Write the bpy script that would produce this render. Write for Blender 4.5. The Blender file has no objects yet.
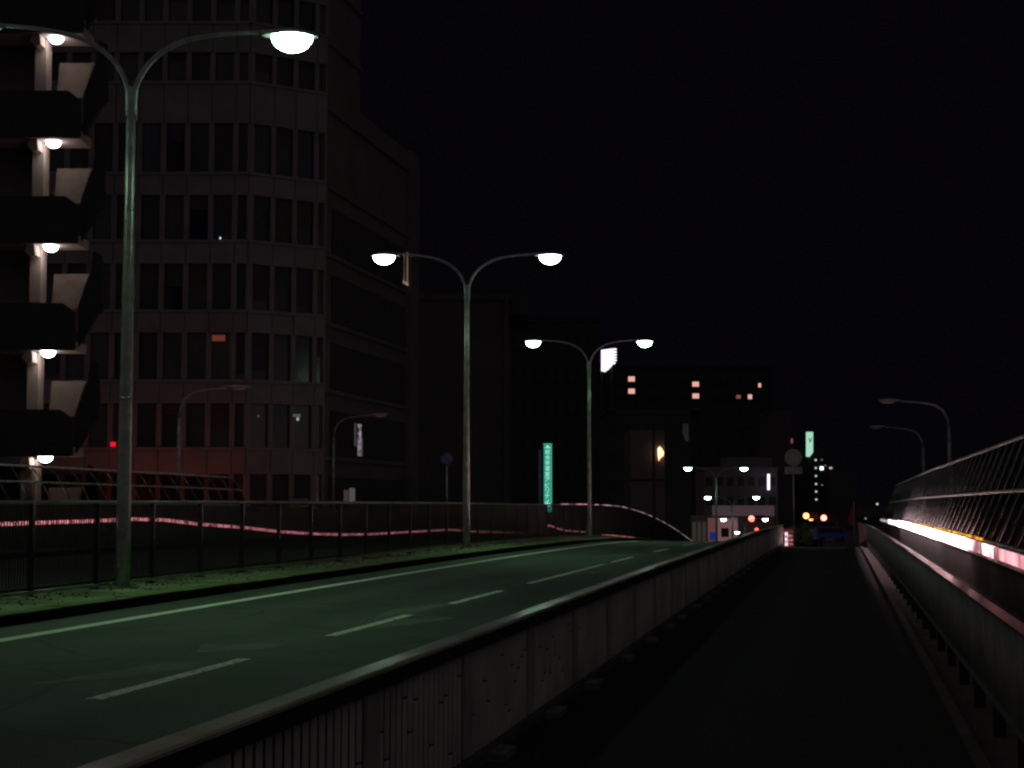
import bpy, bmesh, math, random
from mathutils import Vector, Matrix
random.seed(7)
SC = bpy.context.scene
COL = SC.collection
R = math.radians

# ------------------------------------------------------------------ camera
F = 1520.0
PITCH = math.atan(114 / F)
YAW = math.atan(326 * math.cos(PITCH) / F)
EYE = Vector((0, 0, 1.6))
cam_d = bpy.data.cameras.new('camera')
cam = bpy.data.objects.new('camera', cam_d)
COL.objects.link(cam)
cam.location = EYE
cam.rotation_euler = (R(90) + PITCH, 0, YAW)
cam_d.sensor_width = 36
cam_d.lens = F / 1024 * 36
cam_d.clip_start = 0.1
cam_d.clip_end = 3000
SC.camera = cam
CM = cam.rotation_euler.to_matrix()

def at(px, py, zc):
    """point seen at photo pixel (px, py) standing zc metres in front of the camera"""
    return EYE + CM @ Vector(((px - 512) * zc / F, (384 - py) * zc / F, -zc))

def on_line(px, X):
    """distance along the road (y) of the thing seen at column px standing X metres left (-) or right of the camera"""
    # solve (X cos + y sin) / (y cos - X sin) = k, pitch ignored to first order
    k = (px - 512) / F * math.cos(PITCH)
    c, s = math.cos(YAW), math.sin(YAW)
    return X * (c + k * s) / (k * c - s)

# ------------------------------------------------------------------ world: night sky with an added fill glow behind the camera
w = bpy.data.worlds.new('World'); SC.world = w; w.use_nodes = True
nt = w.node_tree; nt.nodes.clear()
def N(nt, t, **kw):
    n = nt.nodes.new(t)
    for k, v in kw.items(): setattr(n, k, v)
    return n
geo = N(nt, 'ShaderNodeTexCoord'); sep = N(nt, 'ShaderNodeSeparateXYZ'); mr = N(nt, 'ShaderNodeMapRange')
mr.inputs['From Min'].default_value = -0.25; mr.inputs['From Max'].default_value = 0.75
mr.inputs['To Min'].default_value = 1; mr.inputs['To Max'].default_value = 0; mr.interpolation_type = 'SMOOTHSTEP'
mx = N(nt, 'ShaderNodeMix', data_type='RGBA')
mx.inputs[6].default_value = (0.0015, 0.0011, 0.0021, 1)
mx.inputs[7].default_value = (0.056, 0.050, 0.052, 1)
bg = N(nt, 'ShaderNodeBackground'); out = N(nt, 'ShaderNodeOutputWorld')
nt.links.new(geo.outputs['Generated'], sep.inputs[0]); nt.links.new(sep.outputs['Y'], mr.inputs['Value'])
nt.links.new(mr.outputs[0], mx.inputs[0]); nt.links.new(mx.outputs[2], bg.inputs['Color']); nt.links.new(bg.outputs[0], out.inputs[0])
bg.inputs['Strength'].default_value = 1.0
SC.view_settings.view_transform = 'Standard'; SC.view_settings.look = 'None'
SC.view_settings.exposure = 0; SC.view_settings.gamma = 1
try: SC.view_settings.use_curve_mapping = False
except Exception: pass
SC.render.engine = 'CYCLES'
SC.cycles.use_denoising = True; SC.cycles.filter_width = 2.3
SC.cycles.max_bounces = 6; SC.cycles.diffuse_bounces = 3; SC.cycles.glossy_bounces = 3
SC.cycles.transparent_max_bounces = 24; SC.cycles.transmission_bounces = 4
SC.cycles.sample_clamp_indirect = 3
SC.cycles.caustics_reflective = False; SC.cycles.caustics_refractive = False

# ------------------------------------------------------------------ materials
MATS = {}
def mat(name, col, rough=0.7, metal=0.0, var=0.25, scale=3.0, bump=0.0, bscale=40.0, spec=0.5, col2=None, alpha=None):
    if name in MATS: return MATS[name]
    m = bpy.data.materials.new(name); m.use_nodes = True
    t = m.node_tree; b = t.nodes['Principled BSDF']
    b.inputs['Roughness'].default_value = rough; b.inputs['Metallic'].default_value = metal
    b.inputs['Specular IOR Level'].default_value = spec
    tc = N(t, 'ShaderNodeTexCoord')
    no = N(t, 'ShaderNodeTexNoise'); no.inputs['Scale'].default_value = scale; no.inputs['Detail'].default_value = 6
    t.links.new(tc.outputs['Object'], no.inputs['Vector'])
    mi = N(t, 'ShaderNodeMix', data_type='RGBA')
    c2 = col2 or tuple(c * (1 - var) for c in col)
    mi.inputs[6].default_value = (*col, 1); mi.inputs[7].default_value = (*c2, 1)
    ramp = N(t, 'ShaderNodeMapRange'); ramp.inputs['From Min'].default_value = 0.35; ramp.inputs['From Max'].default_value = 0.65
    t.links.new(no.outputs[0], ramp.inputs[0]); t.links.new(ramp.outputs[0], mi.inputs[0])
    t.links.new(mi.outputs[2], b.inputs['Base Color'])
    if bump:
        n2 = N(t, 'ShaderNodeTexNoise'); n2.inputs['Scale'].default_value = bscale; n2.inputs['Detail'].default_value = 4
        t.links.new(tc.outputs['Object'], n2.inputs['Vector'])
        bu = N(t, 'ShaderNodeBump'); bu.inputs['Strength'].default_value = bump; bu.inputs['Distance'].default_value = 0.02
        t.links.new(n2.outputs[0], bu.inputs['Height']); t.links.new(bu.outputs[0], b.inputs['Normal'])
    if alpha is not None: b.inputs['Alpha'].default_value = alpha
    MATS[name] = m
    return m

def emit(name, col, s, noise=None):
    if name in MATS: return MATS[name]
    m = bpy.data.materials.new(name); m.use_nodes = True
    t = m.node_tree; t.nodes.clear()
    e = N(t, 'ShaderNodeEmission'); o = N(t, 'ShaderNodeOutputMaterial')
    e.inputs[0].default_value = (*col, 1); e.inputs[1].default_value = s
    if noise:
        tc = N(t, 'ShaderNodeTexCoord'); no = N(t, 'ShaderNodeTexNoise'); no.inputs['Scale'].default_value = noise
        t.links.new(tc.outputs['Object'], no.inputs['Vector'])
        mr = N(t, 'ShaderNodeMapRange'); mr.inputs['From Min'].default_value = 0.35; mr.inputs['From Max'].default_value = 0.65
        mr.inputs['To Min'].default_value = s * 0.12; mr.inputs['To Max'].default_value = s * 1.4
        t.links.new(no.outputs[0], mr.inputs[0]); t.links.new(mr.outputs[0], e.inputs[1])
    t.links.new(e.outputs[0], o.inputs[0])
    MATS[name] = m
    return m

def paint_worn(name, col, thresh=0.5, scale=9.0, soft=0.05, amax=1.0):
    """road paint with chipped holes: transparent where worn"""
    m = bpy.data.materials.new(name); m.use_nodes = True
    t = m.node_tree; b = t.nodes['Principled BSDF']
    b.inputs['Base Color'].default_value = (*col, 1); b.inputs['Roughness'].default_value = 0.6
    tc = N(t, 'ShaderNodeTexCoord'); no = N(t, 'ShaderNodeTexNoise'); no.inputs['Scale'].default_value = scale
    no.inputs['Detail'].default_value = 8; no.inputs['Roughness'].default_value = 0.7
    t.links.new(tc.outputs['Object'], no.inputs['Vector'])
    mr = N(t, 'ShaderNodeMapRange'); mr.inputs['From Min'].default_value = thresh - soft; mr.inputs['From Max'].default_value = thresh + soft; mr.inputs['To Max'].default_value = amax
    t.links.new(no.outputs[0], mr.inputs[0]); t.links.new(mr.outputs[0], b.inputs['Alpha'])
    return m

M_ASPH = mat('asphalt', (0.062, 0.064, 0.062), 0.72, var=0.45, scale=0.6, bump=0.5, bscale=60)
# finer speckle and long patches in the asphalt
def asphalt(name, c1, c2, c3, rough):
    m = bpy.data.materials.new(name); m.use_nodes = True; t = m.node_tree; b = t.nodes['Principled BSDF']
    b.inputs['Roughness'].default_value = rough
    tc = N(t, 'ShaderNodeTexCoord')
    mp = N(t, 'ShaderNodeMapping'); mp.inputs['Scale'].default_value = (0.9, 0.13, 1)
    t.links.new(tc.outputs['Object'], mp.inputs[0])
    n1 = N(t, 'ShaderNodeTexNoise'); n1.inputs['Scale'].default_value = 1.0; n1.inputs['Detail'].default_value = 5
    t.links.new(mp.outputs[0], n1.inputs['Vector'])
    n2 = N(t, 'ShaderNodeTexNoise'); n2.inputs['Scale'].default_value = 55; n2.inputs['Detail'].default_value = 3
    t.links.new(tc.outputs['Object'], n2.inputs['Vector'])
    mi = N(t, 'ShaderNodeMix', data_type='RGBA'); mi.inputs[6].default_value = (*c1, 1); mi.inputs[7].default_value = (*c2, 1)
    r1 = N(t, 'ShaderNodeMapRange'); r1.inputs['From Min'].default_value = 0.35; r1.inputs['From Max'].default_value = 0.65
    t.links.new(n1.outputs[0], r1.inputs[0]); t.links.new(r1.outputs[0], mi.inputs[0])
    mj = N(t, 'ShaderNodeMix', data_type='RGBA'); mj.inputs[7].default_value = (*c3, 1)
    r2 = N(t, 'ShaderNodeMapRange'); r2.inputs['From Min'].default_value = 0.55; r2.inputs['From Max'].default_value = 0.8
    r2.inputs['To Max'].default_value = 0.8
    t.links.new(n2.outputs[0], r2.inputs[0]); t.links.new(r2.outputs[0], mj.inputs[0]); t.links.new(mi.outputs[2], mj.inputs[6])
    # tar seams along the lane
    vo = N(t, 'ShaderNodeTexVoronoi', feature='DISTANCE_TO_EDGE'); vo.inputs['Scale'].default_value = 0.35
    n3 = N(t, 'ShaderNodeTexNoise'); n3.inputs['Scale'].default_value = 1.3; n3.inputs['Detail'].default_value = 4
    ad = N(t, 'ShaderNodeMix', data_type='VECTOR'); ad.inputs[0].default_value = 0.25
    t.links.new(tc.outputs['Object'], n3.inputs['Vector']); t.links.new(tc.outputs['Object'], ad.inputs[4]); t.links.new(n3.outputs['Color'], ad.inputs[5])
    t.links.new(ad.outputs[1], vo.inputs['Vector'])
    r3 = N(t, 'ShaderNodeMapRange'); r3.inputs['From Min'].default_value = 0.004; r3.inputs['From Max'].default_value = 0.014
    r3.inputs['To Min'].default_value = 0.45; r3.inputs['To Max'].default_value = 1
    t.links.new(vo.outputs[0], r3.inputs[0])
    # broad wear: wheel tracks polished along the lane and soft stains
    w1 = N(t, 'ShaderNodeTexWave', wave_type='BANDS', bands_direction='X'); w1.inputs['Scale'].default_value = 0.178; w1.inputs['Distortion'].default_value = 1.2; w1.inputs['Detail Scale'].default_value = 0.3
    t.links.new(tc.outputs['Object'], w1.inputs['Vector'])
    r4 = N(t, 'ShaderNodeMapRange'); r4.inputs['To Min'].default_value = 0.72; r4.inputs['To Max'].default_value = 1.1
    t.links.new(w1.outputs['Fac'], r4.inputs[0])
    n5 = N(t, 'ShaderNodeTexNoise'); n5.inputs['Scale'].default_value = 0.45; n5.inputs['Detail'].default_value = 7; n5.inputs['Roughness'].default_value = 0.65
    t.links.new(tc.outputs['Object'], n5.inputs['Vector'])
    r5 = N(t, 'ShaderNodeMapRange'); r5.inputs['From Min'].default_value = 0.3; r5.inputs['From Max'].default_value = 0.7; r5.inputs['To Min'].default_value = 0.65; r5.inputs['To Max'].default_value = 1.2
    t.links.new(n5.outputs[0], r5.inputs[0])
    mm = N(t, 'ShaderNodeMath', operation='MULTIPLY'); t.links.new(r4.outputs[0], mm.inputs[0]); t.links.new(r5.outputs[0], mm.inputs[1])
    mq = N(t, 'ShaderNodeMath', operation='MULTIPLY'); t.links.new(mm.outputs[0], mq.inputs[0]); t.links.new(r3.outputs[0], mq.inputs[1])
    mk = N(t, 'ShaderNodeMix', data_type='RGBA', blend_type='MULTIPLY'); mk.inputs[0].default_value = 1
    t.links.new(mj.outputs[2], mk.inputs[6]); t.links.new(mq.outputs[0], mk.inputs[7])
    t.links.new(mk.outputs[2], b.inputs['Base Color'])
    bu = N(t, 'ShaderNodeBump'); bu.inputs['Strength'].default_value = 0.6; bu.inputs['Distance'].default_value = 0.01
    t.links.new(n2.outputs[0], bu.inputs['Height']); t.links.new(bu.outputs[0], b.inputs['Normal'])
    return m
M_ROAD = asphalt('road_asphalt', (0.060, 0.062, 0.060), (0.042, 0.044, 0.043), (0.11, 0.11, 0.105), 0.75)
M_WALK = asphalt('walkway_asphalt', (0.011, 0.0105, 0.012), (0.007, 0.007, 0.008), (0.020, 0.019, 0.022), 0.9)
M_CONC = mat('concrete', (0.24, 0.235, 0.215), 0.85, var=0.45, scale=2.2, bump=0.4, bscale=30)
M_CONCD = mat('dark_concrete', (0.10, 0.098, 0.09), 0.9, var=0.5, scale=2.0, bump=0.4, bscale=30)
M_MOSS = mat('mossy_concrete', (0.16, 0.17, 0.07), 0.9, scale=1.7, bump=0.7, bscale=22, col2=(0.085, 0.115, 0.035))
M_MED = mat('mossy_median_concrete', (0.21, 0.215, 0.13), 0.9, scale=1.1, bump=0.6, bscale=25, col2=(0.05, 0.06, 0.028))
M_LINE = paint_worn('line_paint', (0.72, 0.72, 0.66), 0.34, 7)
M_DASH = paint_worn('dash_paint', (0.74, 0.74, 0.68), 0.43, 14)
M_GHOST = paint_worn('ghost_paint', (0.42, 0.43, 0.40), 0.50, 3, 0.16, 0.45)
M_PIPE = mat('galvanised_steel', (0.36, 0.38, 0.37), 0.42, 0.75, var=0.35, scale=5, bump=0.15)
M_POLEB = mat('worn_pole_paint', (0.30, 0.31, 0.30), 0.5, 0.4, var=0.45, scale=4, bump=0.2)
M_FENCE = mat('dark_brown_fence_paint', (0.022, 0.019, 0.018), 0.38, 0.3, var=0.4, scale=6)
M_SLAT = mat('dark_slat_paint', (0.018, 0.017, 0.016), 0.34, 0.2, var=0.4, scale=6)
M_FRAIL = mat('fence_rail_metal', (0.40, 0.38, 0.36), 0.35, 0.7, var=0.4, scale=3)
M_RIB = mat('cast_rib_concrete', (0.46, 0.45, 0.41), 0.8, var=0.35, scale=1.3, bump=0.12, bscale=26)
M_CAP = mat('barrier_cap_concrete', (0.72, 0.70, 0.60), 0.24, scale=1.6, bump=0.15, bscale=20, col2=(0.42, 0.46, 0.30))
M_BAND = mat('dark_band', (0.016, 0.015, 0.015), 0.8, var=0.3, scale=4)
M_PAR = mat('parapet_steel', (0.42, 0.43, 0.39), 0.5, 0.1, var=0.4, scale=3)
M_PCAP = mat('parapet_cap_metal', (0.90, 0.54, 0.56), 0.19, 0.9, var=0.4, scale=1.1, bump=0.1)  # part of the strip's pink light is put into this colour
M_SLANT = mat('slanted_bar_steel', (0.3, 0.3, 0.3), 0.22, 0.9, var=0.5, scale=7)
M_SRAIL = mat('slanted_rail_steel', (0.85, 0.88, 0.78), 0.32, 0.25, var=0.45, scale=5)
M_WALLP = mat('pale_panel', (0.40, 0.36, 0.35), 0.5, 0.2, var=0.5, scale=2)
M_FAC = mat('pinkish_facade_stone', (0.140, 0.126, 0.134), 0.75, var=0.25, scale=0.8)
M_FACG = mat('facade_joint', (0.06, 0.048, 0.048), 0.9)
M_FACS = mat('grey_side_facade', (0.105, 0.092, 0.094), 0.8, var=0.3, scale=0.5)
M_FIN = mat('side_fin', (0.055, 0.05, 0.05), 0.7)
M_STAIR = mat('stair_beige', (0.36, 0.30, 0.25), 0.85, var=0.25, scale=0.9)
M_STAIRD = mat('stair_dark_cladding', (0.016, 0.013, 0.014), 0.75, var=0.3)
M_HEAD = mat('lamp_head_metal', (0.35, 0.36, 0.35), 0.4, 0.5)
M_BLD = [mat('night_block_%s' % n, c, 0.85, var=0.3, scale=0.15) for n, c in
         (('grey', (0.05, 0.046, 0.05)), ('brown', (0.07, 0.058, 0.057)), ('dark', (0.02, 0.018, 0.02)), ('pale', (0.16, 0.135, 0.14)), ('rose', (0.30, 0.19, 0.20)))]
M_GLD = mat('unlit_glass', (0.010, 0.010, 0.013), 0.6, 0, var=0.3, scale=0.3)
M_GROUND = mat('city_ground', (0.03, 0.03, 0.03), 0.9, scale=0.05)
GLASS = []
for i, c in enumerate(((0.012, 0.012, 0.028), (0.020, 0.020, 0.024), (0.034, 0.032, 0.034), (0.009, 0.009, 0.016))):
    GLASS.append(mat('window_glass_%s' % 'abcd'[i], c, 0.12 + 0.1 * i, 0, var=0.5, scale=0.5))
def clear_panel():
    m = bpy.data.materials.new('smoked_acrylic'); m.use_nodes = True; t = m.node_tree; t.nodes.clear()
    tr = N(t, 'ShaderNodeBsdfTransparent'); tr.inputs[0].default_value = (0.62, 0.60, 0.58, 1)
    gl = N(t, 'ShaderNodeBsdfGlossy'); gl.inputs['Roughness'].default_value = 0.18; gl.inputs[0].default_value = (0.9, 0.9, 0.9, 1)
    ms = N(t, 'ShaderNodeMixShader'); ms.inputs[0].default_value = 0.018
    o = N(t, 'ShaderNodeOutputMaterial')
    t.links.new(tr.outputs[0], ms.inputs[1]); t.links.new(gl.outputs[0], ms.inputs[2]); t.links.new(ms.outputs[0], o.inputs[0])
    return m
M_ACR = clear_panel()

# ------------------------------------------------------------------ mesh helpers
class MB:
    def __init__(s): s.v = []; s.f = []; s.smooth = []
    def quad(s, *pts, smooth=False):
        n = len(s.v); s.v += [tuple(p) for p in pts]; s.f.append(tuple(range(n, n + len(pts)))); s.smooth.append(smooth)
    def hexa(s, p):   # p: 8 points, bottom 4 ccw, top 4 ccw
        n = len(s.v); s.v += [tuple(q) for q in p]
        for f in ((3, 2, 1, 0), (4, 5, 6, 7), (0, 1, 5, 4), (1, 2, 6, 5), (2, 3, 7, 6), (3, 0, 4, 7)):
            s.f.append(tuple(n + i for i in f)); s.smooth.append(False)
        return s
    def box(s, x0, x1, y0, y1, z0, z1):
        return s.hexa([(x0, y0, z0), (x1, y0, z0), (x1, y1, z0), (x0, y1, z0), (x0, y0, z1), (x1, y0, z1), (x1, y1, z1), (x0, y1, z1)])
    def fbox(s, fr, u0, u1, d0, d1, z0, z1):
        """box in a frame fr = (origin, u axis, depth axis)"""
        o, U, D = fr
        P = lambda u, d, z: (o.x + U.x * u + D.x * d, o.y + U.y * u + D.y * d, z)
        return s.hexa([P(u0, d0, z0), P(u1, d0, z0), P(u1, d1, z0), P(u0, d1, z0), P(u0, d0, z1), P(u1, d0, z1), P(u1, d1, z1), P(u0, d1, z1)])
    def fpoly(s, fr, pts, d0, d1):
        """outline pts (u, z) in a frame, given a thickness d0..d1"""
        o, U, D = fr
        P = lambda u, d, z: (o.x + U.x * u + D.x * d, o.y + U.y * u + D.y * d, z)
        n = len(s.v); k = len(pts)
        s.v += [P(u, d0, z) for u, z in pts] + [P(u, d1, z) for u, z in pts]
        s.f.append(tuple(n + i for i in range(k))); s.f.append(tuple(n + k + i for i in reversed(range(k))))
        s.smooth += [False, False]
        for i in range(k):
            j = (i + 1) % k; s.f.append((n + j, n + i, n + k + i, n + k + j)); s.smooth.append(False)
        return s
    def tube(s, pts, rad, seg=10, cap=True):
        pts = [Vector(p) for p in pts]
        if not hasattr(rad, '__len__'): rad = [rad] * len(pts)
        rings = []
        prev = None
        for i, p in enumerate(pts):
            a = pts[max(i - 1, 0)]; b = pts[min(i + 1, len(pts) - 1)]
            d = (b - a).normalized()
            if prev is None:
                up = Vector((0, 0, 1)) if abs(d.z) < 0.9 else Vector((1, 0, 0))
                u = d.cross(up).normalized()
            else:
                u = (prev - d * prev.dot(d)).normalized()
            prev = u; v = d.cross(u)
            n = len(s.v)
            for k in range(seg):
                t = 2 * math.pi * k / seg
                s.v.append(tuple(p + (u * math.cos(t) + v * math.sin(t)) * rad[i]))
            rings.append(n)
        for a, b in zip(rings, rings[1:]):
            for k in range(seg):
                l = (k + 1) % seg; s.f.append((a + k, a + l, b + l, b + k)); s.smooth.append(True)
        if cap:
            s.f.append(tuple(rings[0] + k for k in reversed(range(seg)))); s.f.append(tuple(rings[-1] + k for k in range(seg))); s.smooth += [False, False]
        return s
    def ellipsoid(s, c, r, seg=16, rings=8, zmin=-1.0, zmax=1.0):
        c = Vector(c); base = len(s.v)
        t0, t1 = math.asin(zmin), math.asin(zmax)
        for i in range(rings + 1):
            t = t0 + (t1 - t0) * i / rings
            for k in range(seg):
                a = 2 * math.pi * k / seg
                s.v.append((c.x + r[0] * math.cos(t) * math.cos(a), c.y + r[1] * math.cos(t) * math.sin(a), c.z + r[2] * math.sin(t)))
        for i in range(rings):
            for k in range(seg):
                l = (k + 1) % seg; a = base + i * seg; b = a + seg
                s.f.append((a + k, a + l, b + l, b + k)); s.smooth.append(True)
        s.f.append(tuple(base + k for k in reversed(range(seg)))); s.f.append(tuple(base + rings * seg + k for k in range(seg))); s.smooth += [False, False]
        return s
    def sweep(s, prof, ys, zoff, closed=True):
        """prof: list of (x, z) loop; ys along the road; zoff(y) height of the deck"""
        k = len(prof); base = len(s.v)
        for y in ys:
            dz = zoff(y)
            s.v += [(x, y, z + dz) for x, z in prof]
        for i in range(len(ys) - 1):
            for j in range(k if closed else k - 1):
                l = (j + 1) % k; a = base + i * k; b = a + k
                s.f.append((a + j, b + j, b + l, a + l)); s.smooth.append(False)
        if closed:
            s.f.append(tuple(base + j for j in range(k))); s.f.append(tuple(base + (len(ys) - 1) * k + j for j in reversed(range(k)))); s.smooth += [False, False]
        return s
    def build(s, name, m, parent=None, origin=None):
        me = bpy.data.meshes.new(name)
        o0 = Vector(origin) if origin is not None else Vector((0, 0, 0))
        me.from_pydata([tuple(Vector(v) - o0) for v in s.v], [], s.f)
        me.polygons.foreach_set('use_smooth', s.smooth)
        b = bmesh.new(); b.from_mesh(me); bmesh.ops.recalc_face_normals(b, faces=b.faces); b.to_mesh(me); b.free()
        me.materials.append(m); me.update()
        o = bpy.data.objects.new(name, me); COL.objects.link(o)
        if parent is not None:
            o.parent = parent
            if origin is None: o.matrix_parent_inverse = parent.matrix_basis.inverted()
        elif origin is not None: o.location = o0
        return o

def tag(o, label=None, cat=None, group=None, kind=None):
    if label: o['label'] = label
    if cat: o['category'] = cat
    if group: o['group'] = group
    if kind: o['kind'] = kind
    return o
def thing(name, label, cat, loc=(0, 0, 0), group=None, rz=0.0):
    o = bpy.data.objects.new(name, None); COL.objects.link(o)
    o.location = loc; o.rotation_euler = (0, 0, rz); o.empty_display_size = 0.3
    return tag(o, label, cat, group)
def copy_tree(o, parent=None):
    c = o.copy(); COL.objects.link(c)
    if parent is not None:
        c.parent = parent
        c.matrix_parent_inverse = o.matrix_parent_inverse.copy()
    for ch in list(o.children): copy_tree(ch, c)
    return c
def struct(name, mb, m, label=None, parent=None):
    o = mb.build(name, m, parent); tag(o, kind='structure', label=label); return o
def light(name, kind, loc, energy, col, parent=None, size=0.1, spot=None, rot=None):
    l = bpy.data.lights.new(name, kind); l.energy = energy; l.color = col
    if kind == 'POINT': l.shadow_soft_size = size
    if kind == 'SPOT':
        l.shadow_soft_size = size; l.spot_size = spot or R(150); l.spot_blend = 0.9
    o = bpy.data.objects.new(name, l); COL.objects.link(o); o.location = loc
    if rot: o.rotation_euler = rot
    if parent is not None: o.parent = parent
    return o

# ------------------------------------------------------------------ deck profile: level, then down a long ramp
PROF = [(-60, 0), (0, 0), (20, 0.02), (30, 0.05), (45, 0.11), (60, 0.23), (70, 0.38), (77, 0.55), (84, 0.78), (94, 1.22), (104, 1.9), (112, 2.55), (124, 3.7), (142, 5.4), (164, 7.6),
        (190, 10.2), (220, 12.0), (260, 12.8), (1200, 12.9)]
def _lin(tab, y):
    if y <= tab[0][0]: return tab[0][1]
    for (a, va), (b, vb) in zip(tab, tab[1:]):
        if y <= b: return va + (vb - va) * (y - a) / (b - a)
    return tab[-1][1]
def deck(y):
    return -(sum(_lin(PROF, y + d) for d in (-4, -2, 0, 2, 4)) / 5) + (0.004 if y < 0 else 0)
def fup(y): return 0.34 * min(1.0, max(0.0, (y - 58) / 26)) ** 1.3   # the fence stands a little taller over the crest
def walk(y):
    return deck(y) - (0 if y < 58 else 0.055 * (y - 58) ** 1.15)
def outer(y):   # the outer edge beam droops less
    return -_lin([(0, 0), (30, 0.02), (60, 0.14), (94, 0.42), (200, 4)], y)
def ys(a, b, step=2.0):
    n = max(1, int(round((b - a) / step))); return [a + (b - a) * i / n for i in range(n + 1)]
GZ = -13.6

# ------------------------------------------------------------------ ground, decks, roads
MB_ = MB(); MB_.quad((-1500, -300, GZ), (1500, -300, GZ), (1500, 2600, GZ), (-1500, 2600, GZ)); struct('ground', MB_, M_GROUND)
b = MB(); Y = ys(-30, 262, 2)
b.sweep([(-10.3, 0.0), (-2.305, 0.0), (-2.305, -0.5), (-10.3, -0.5)], Y, deck); road = struct('road', b, M_ROAD)
b = MB(); b.sweep([(-9.44, 0.004), (-9.22, 0.004)], ys(-30, 240), deck, closed=False); b.build('edge_line', M_LINE, road)
b = MB(); b.sweep([(-2.92, 0.004), (-2.80, 0.004)], ys(-30, 240), deck, closed=False); b.build('edge_line', M_LINE, road)
def dash(y0, y1, x=-5.86, wd=0.15):
    b = MB(); b.sweep([(x - wd / 2, 0.004), (x + wd / 2, 0.004)], ys(y0, y1, 1.0), deck, closed=False); return b.build('lane_dash', M_DASH, road)
for pa, pb in ((98, 247), (331, 410), (452, 501), (529, 603)):
    dash(on_line(pa, -5.86), on_line(pb, -5.86))
yy = on_line(612, -5.86)
while yy < 150:
    dash(yy, yy + 4); yy += 9.5
# faded remains of older markings
def ghost(pts):
    b = MB(); b.quad(*[(x, y, deck(y) + 0.004) for x, y in pts]); b.build('faded_marking', M_GHOST, road)
ghost([(-6.9, 12.0), (-6.05, 13.2), (-5.95, 14.0), (-6.5, 13.9)])
ghost([(-6.6, 15.0), (-6.0, 15.6), (-6.02, 16.2), (-6.9, 15.9)])
ghost([(-6.0, 17.2), (-5.2, 19.5), (-5.1, 20.3), (-5.95, 19.6)])
ghost([(-6.1, 19.5), (-5.78, 22.5), (-5.9, 23.2), (-6.4, 21.4)])
ghost([(-3.9, 9.4), (-2.95, 9.1), (-2.95, 10.4), (-3.5, 10.4)])
ghost([(-6.2, 31.5), (-5.1, 33.5), (-5.1, 34.6), (-6.1, 33.5)])
ghost([(-7.0, 44), (-3.2, 50.5), (-3.2, 51.2), (-7.0, 44.8)])
b = MB(); b.sweep([(-22.4, 0.0), (-13.0, 0.0), (-13.0, -0.5), (-22.4, -0.5)], Y, deck); struct('opposite_road', b, M_WALK)
b = MB(); b.sweep([(-25.2, 0.15), (-22.4, 0.15), (-22.4, -0.5), (-25.2, -0.5)], Y, deck); struct('opposite_pavement', b, M_WALK)
# bridge girders under the decks
b = MB(); b.sweep([(-25.3, -0.52), (2.7, -0.52), (1.2, -2.0), (-23.8, -2.0)], ys(-30, 130), deck); struct('bridge_deck', b, M_CONCD)
# median with a mossy kerb
b = MB()
b.sweep([(-13.0, 0.16), (-10.56, 0.16), (-10.56, -0.5), (-13.0, -0.5)], Y, deck); struct('median_pavement', b, M_MED)
b = MB(); y = -12.0
rnd = random.Random(3)
while y < 150:
    x1 = -10.28 + rnd.uniform(-.006, .006); z = rnd.uniform(-.006, .006)
    b.sweep([(-10.56, 0.165 + z), (x1 - 0.05, 0.172 + z), (x1, 0.15 + z), (x1 - 0.01, 0.125)], [y, y + 0.99], deck)
    y += 1.0
struct('median_kerb', b, M_MOSS)
b = MB(); b.sweep([(-10.5, 0.124), (-10.36, 0.124), (-10.34, 0.001), (-10.5, 0.001)], Y, deck); struct('kerb_face', b, mat('black_kerb_face', (0.008, 0.008, 0.008), 0.95))
# moss and grit swept against the kerb and round the posts
b = MB(); rnd = random.Random(5)
for i in range(1500):
    y = rnd.uniform(15, 95); x = -11.55 + rnd.gauss(0, 0.25) if rnd.random() < .6 else rnd.uniform(-11.4, -10.6)
    r = rnd.uniform(0.008, 0.03); h = rnd.uniform(0.008, 0.03); z = deck(y) + 0.16
    b.quad((x - r, y, z), (x + r, y + r * .5, z), (x + rnd.uniform(-r, r), y, z + h)); b.quad((x, y - r, z), (x, y + r, z), (x + rnd.uniform(-r, r), y + rnd.uniform(-r, r), z + h))
tag(b.build('moss', mat('moss_tufts', (0.09, 0.12, 0.03), 0.9)), 'low moss and grit on the median beside the dark fence', None, kind='stuff')

# walkway
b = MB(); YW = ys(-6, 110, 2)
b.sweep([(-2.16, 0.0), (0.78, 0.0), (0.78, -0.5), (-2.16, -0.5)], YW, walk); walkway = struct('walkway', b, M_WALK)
b = MB(); b.sweep([(0.78, 0.03), (0.86, 0.03), (0.86, -0.3), (0.78, -0.3)], YW, walk); struct('walkway_kerb', b, mat('dark_kerb', (0.085, 0.09, 0.085), 0.9, var=.5, scale=3))
b = MB(); b.sweep([(0.86, -0.02), (1.30, -0.02), (1.30, -0.4), (0.86, -0.4)], YW, walk); struct('gutter', b, mat('gutter_grit', (0.05, 0.055, 0.05), 0.9, var=.6, scale=2.5))
b = MB(); b.sweep([(1.30, -0.06), (2.50, -0.06), (2.50, -0.4), (1.30, -0.4)], YW, outer); struct('service_strip', b, mat('strip_concrete', (0.035, 0.04, 0.035), 0.9, var=.5, scale=1.5))

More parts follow.
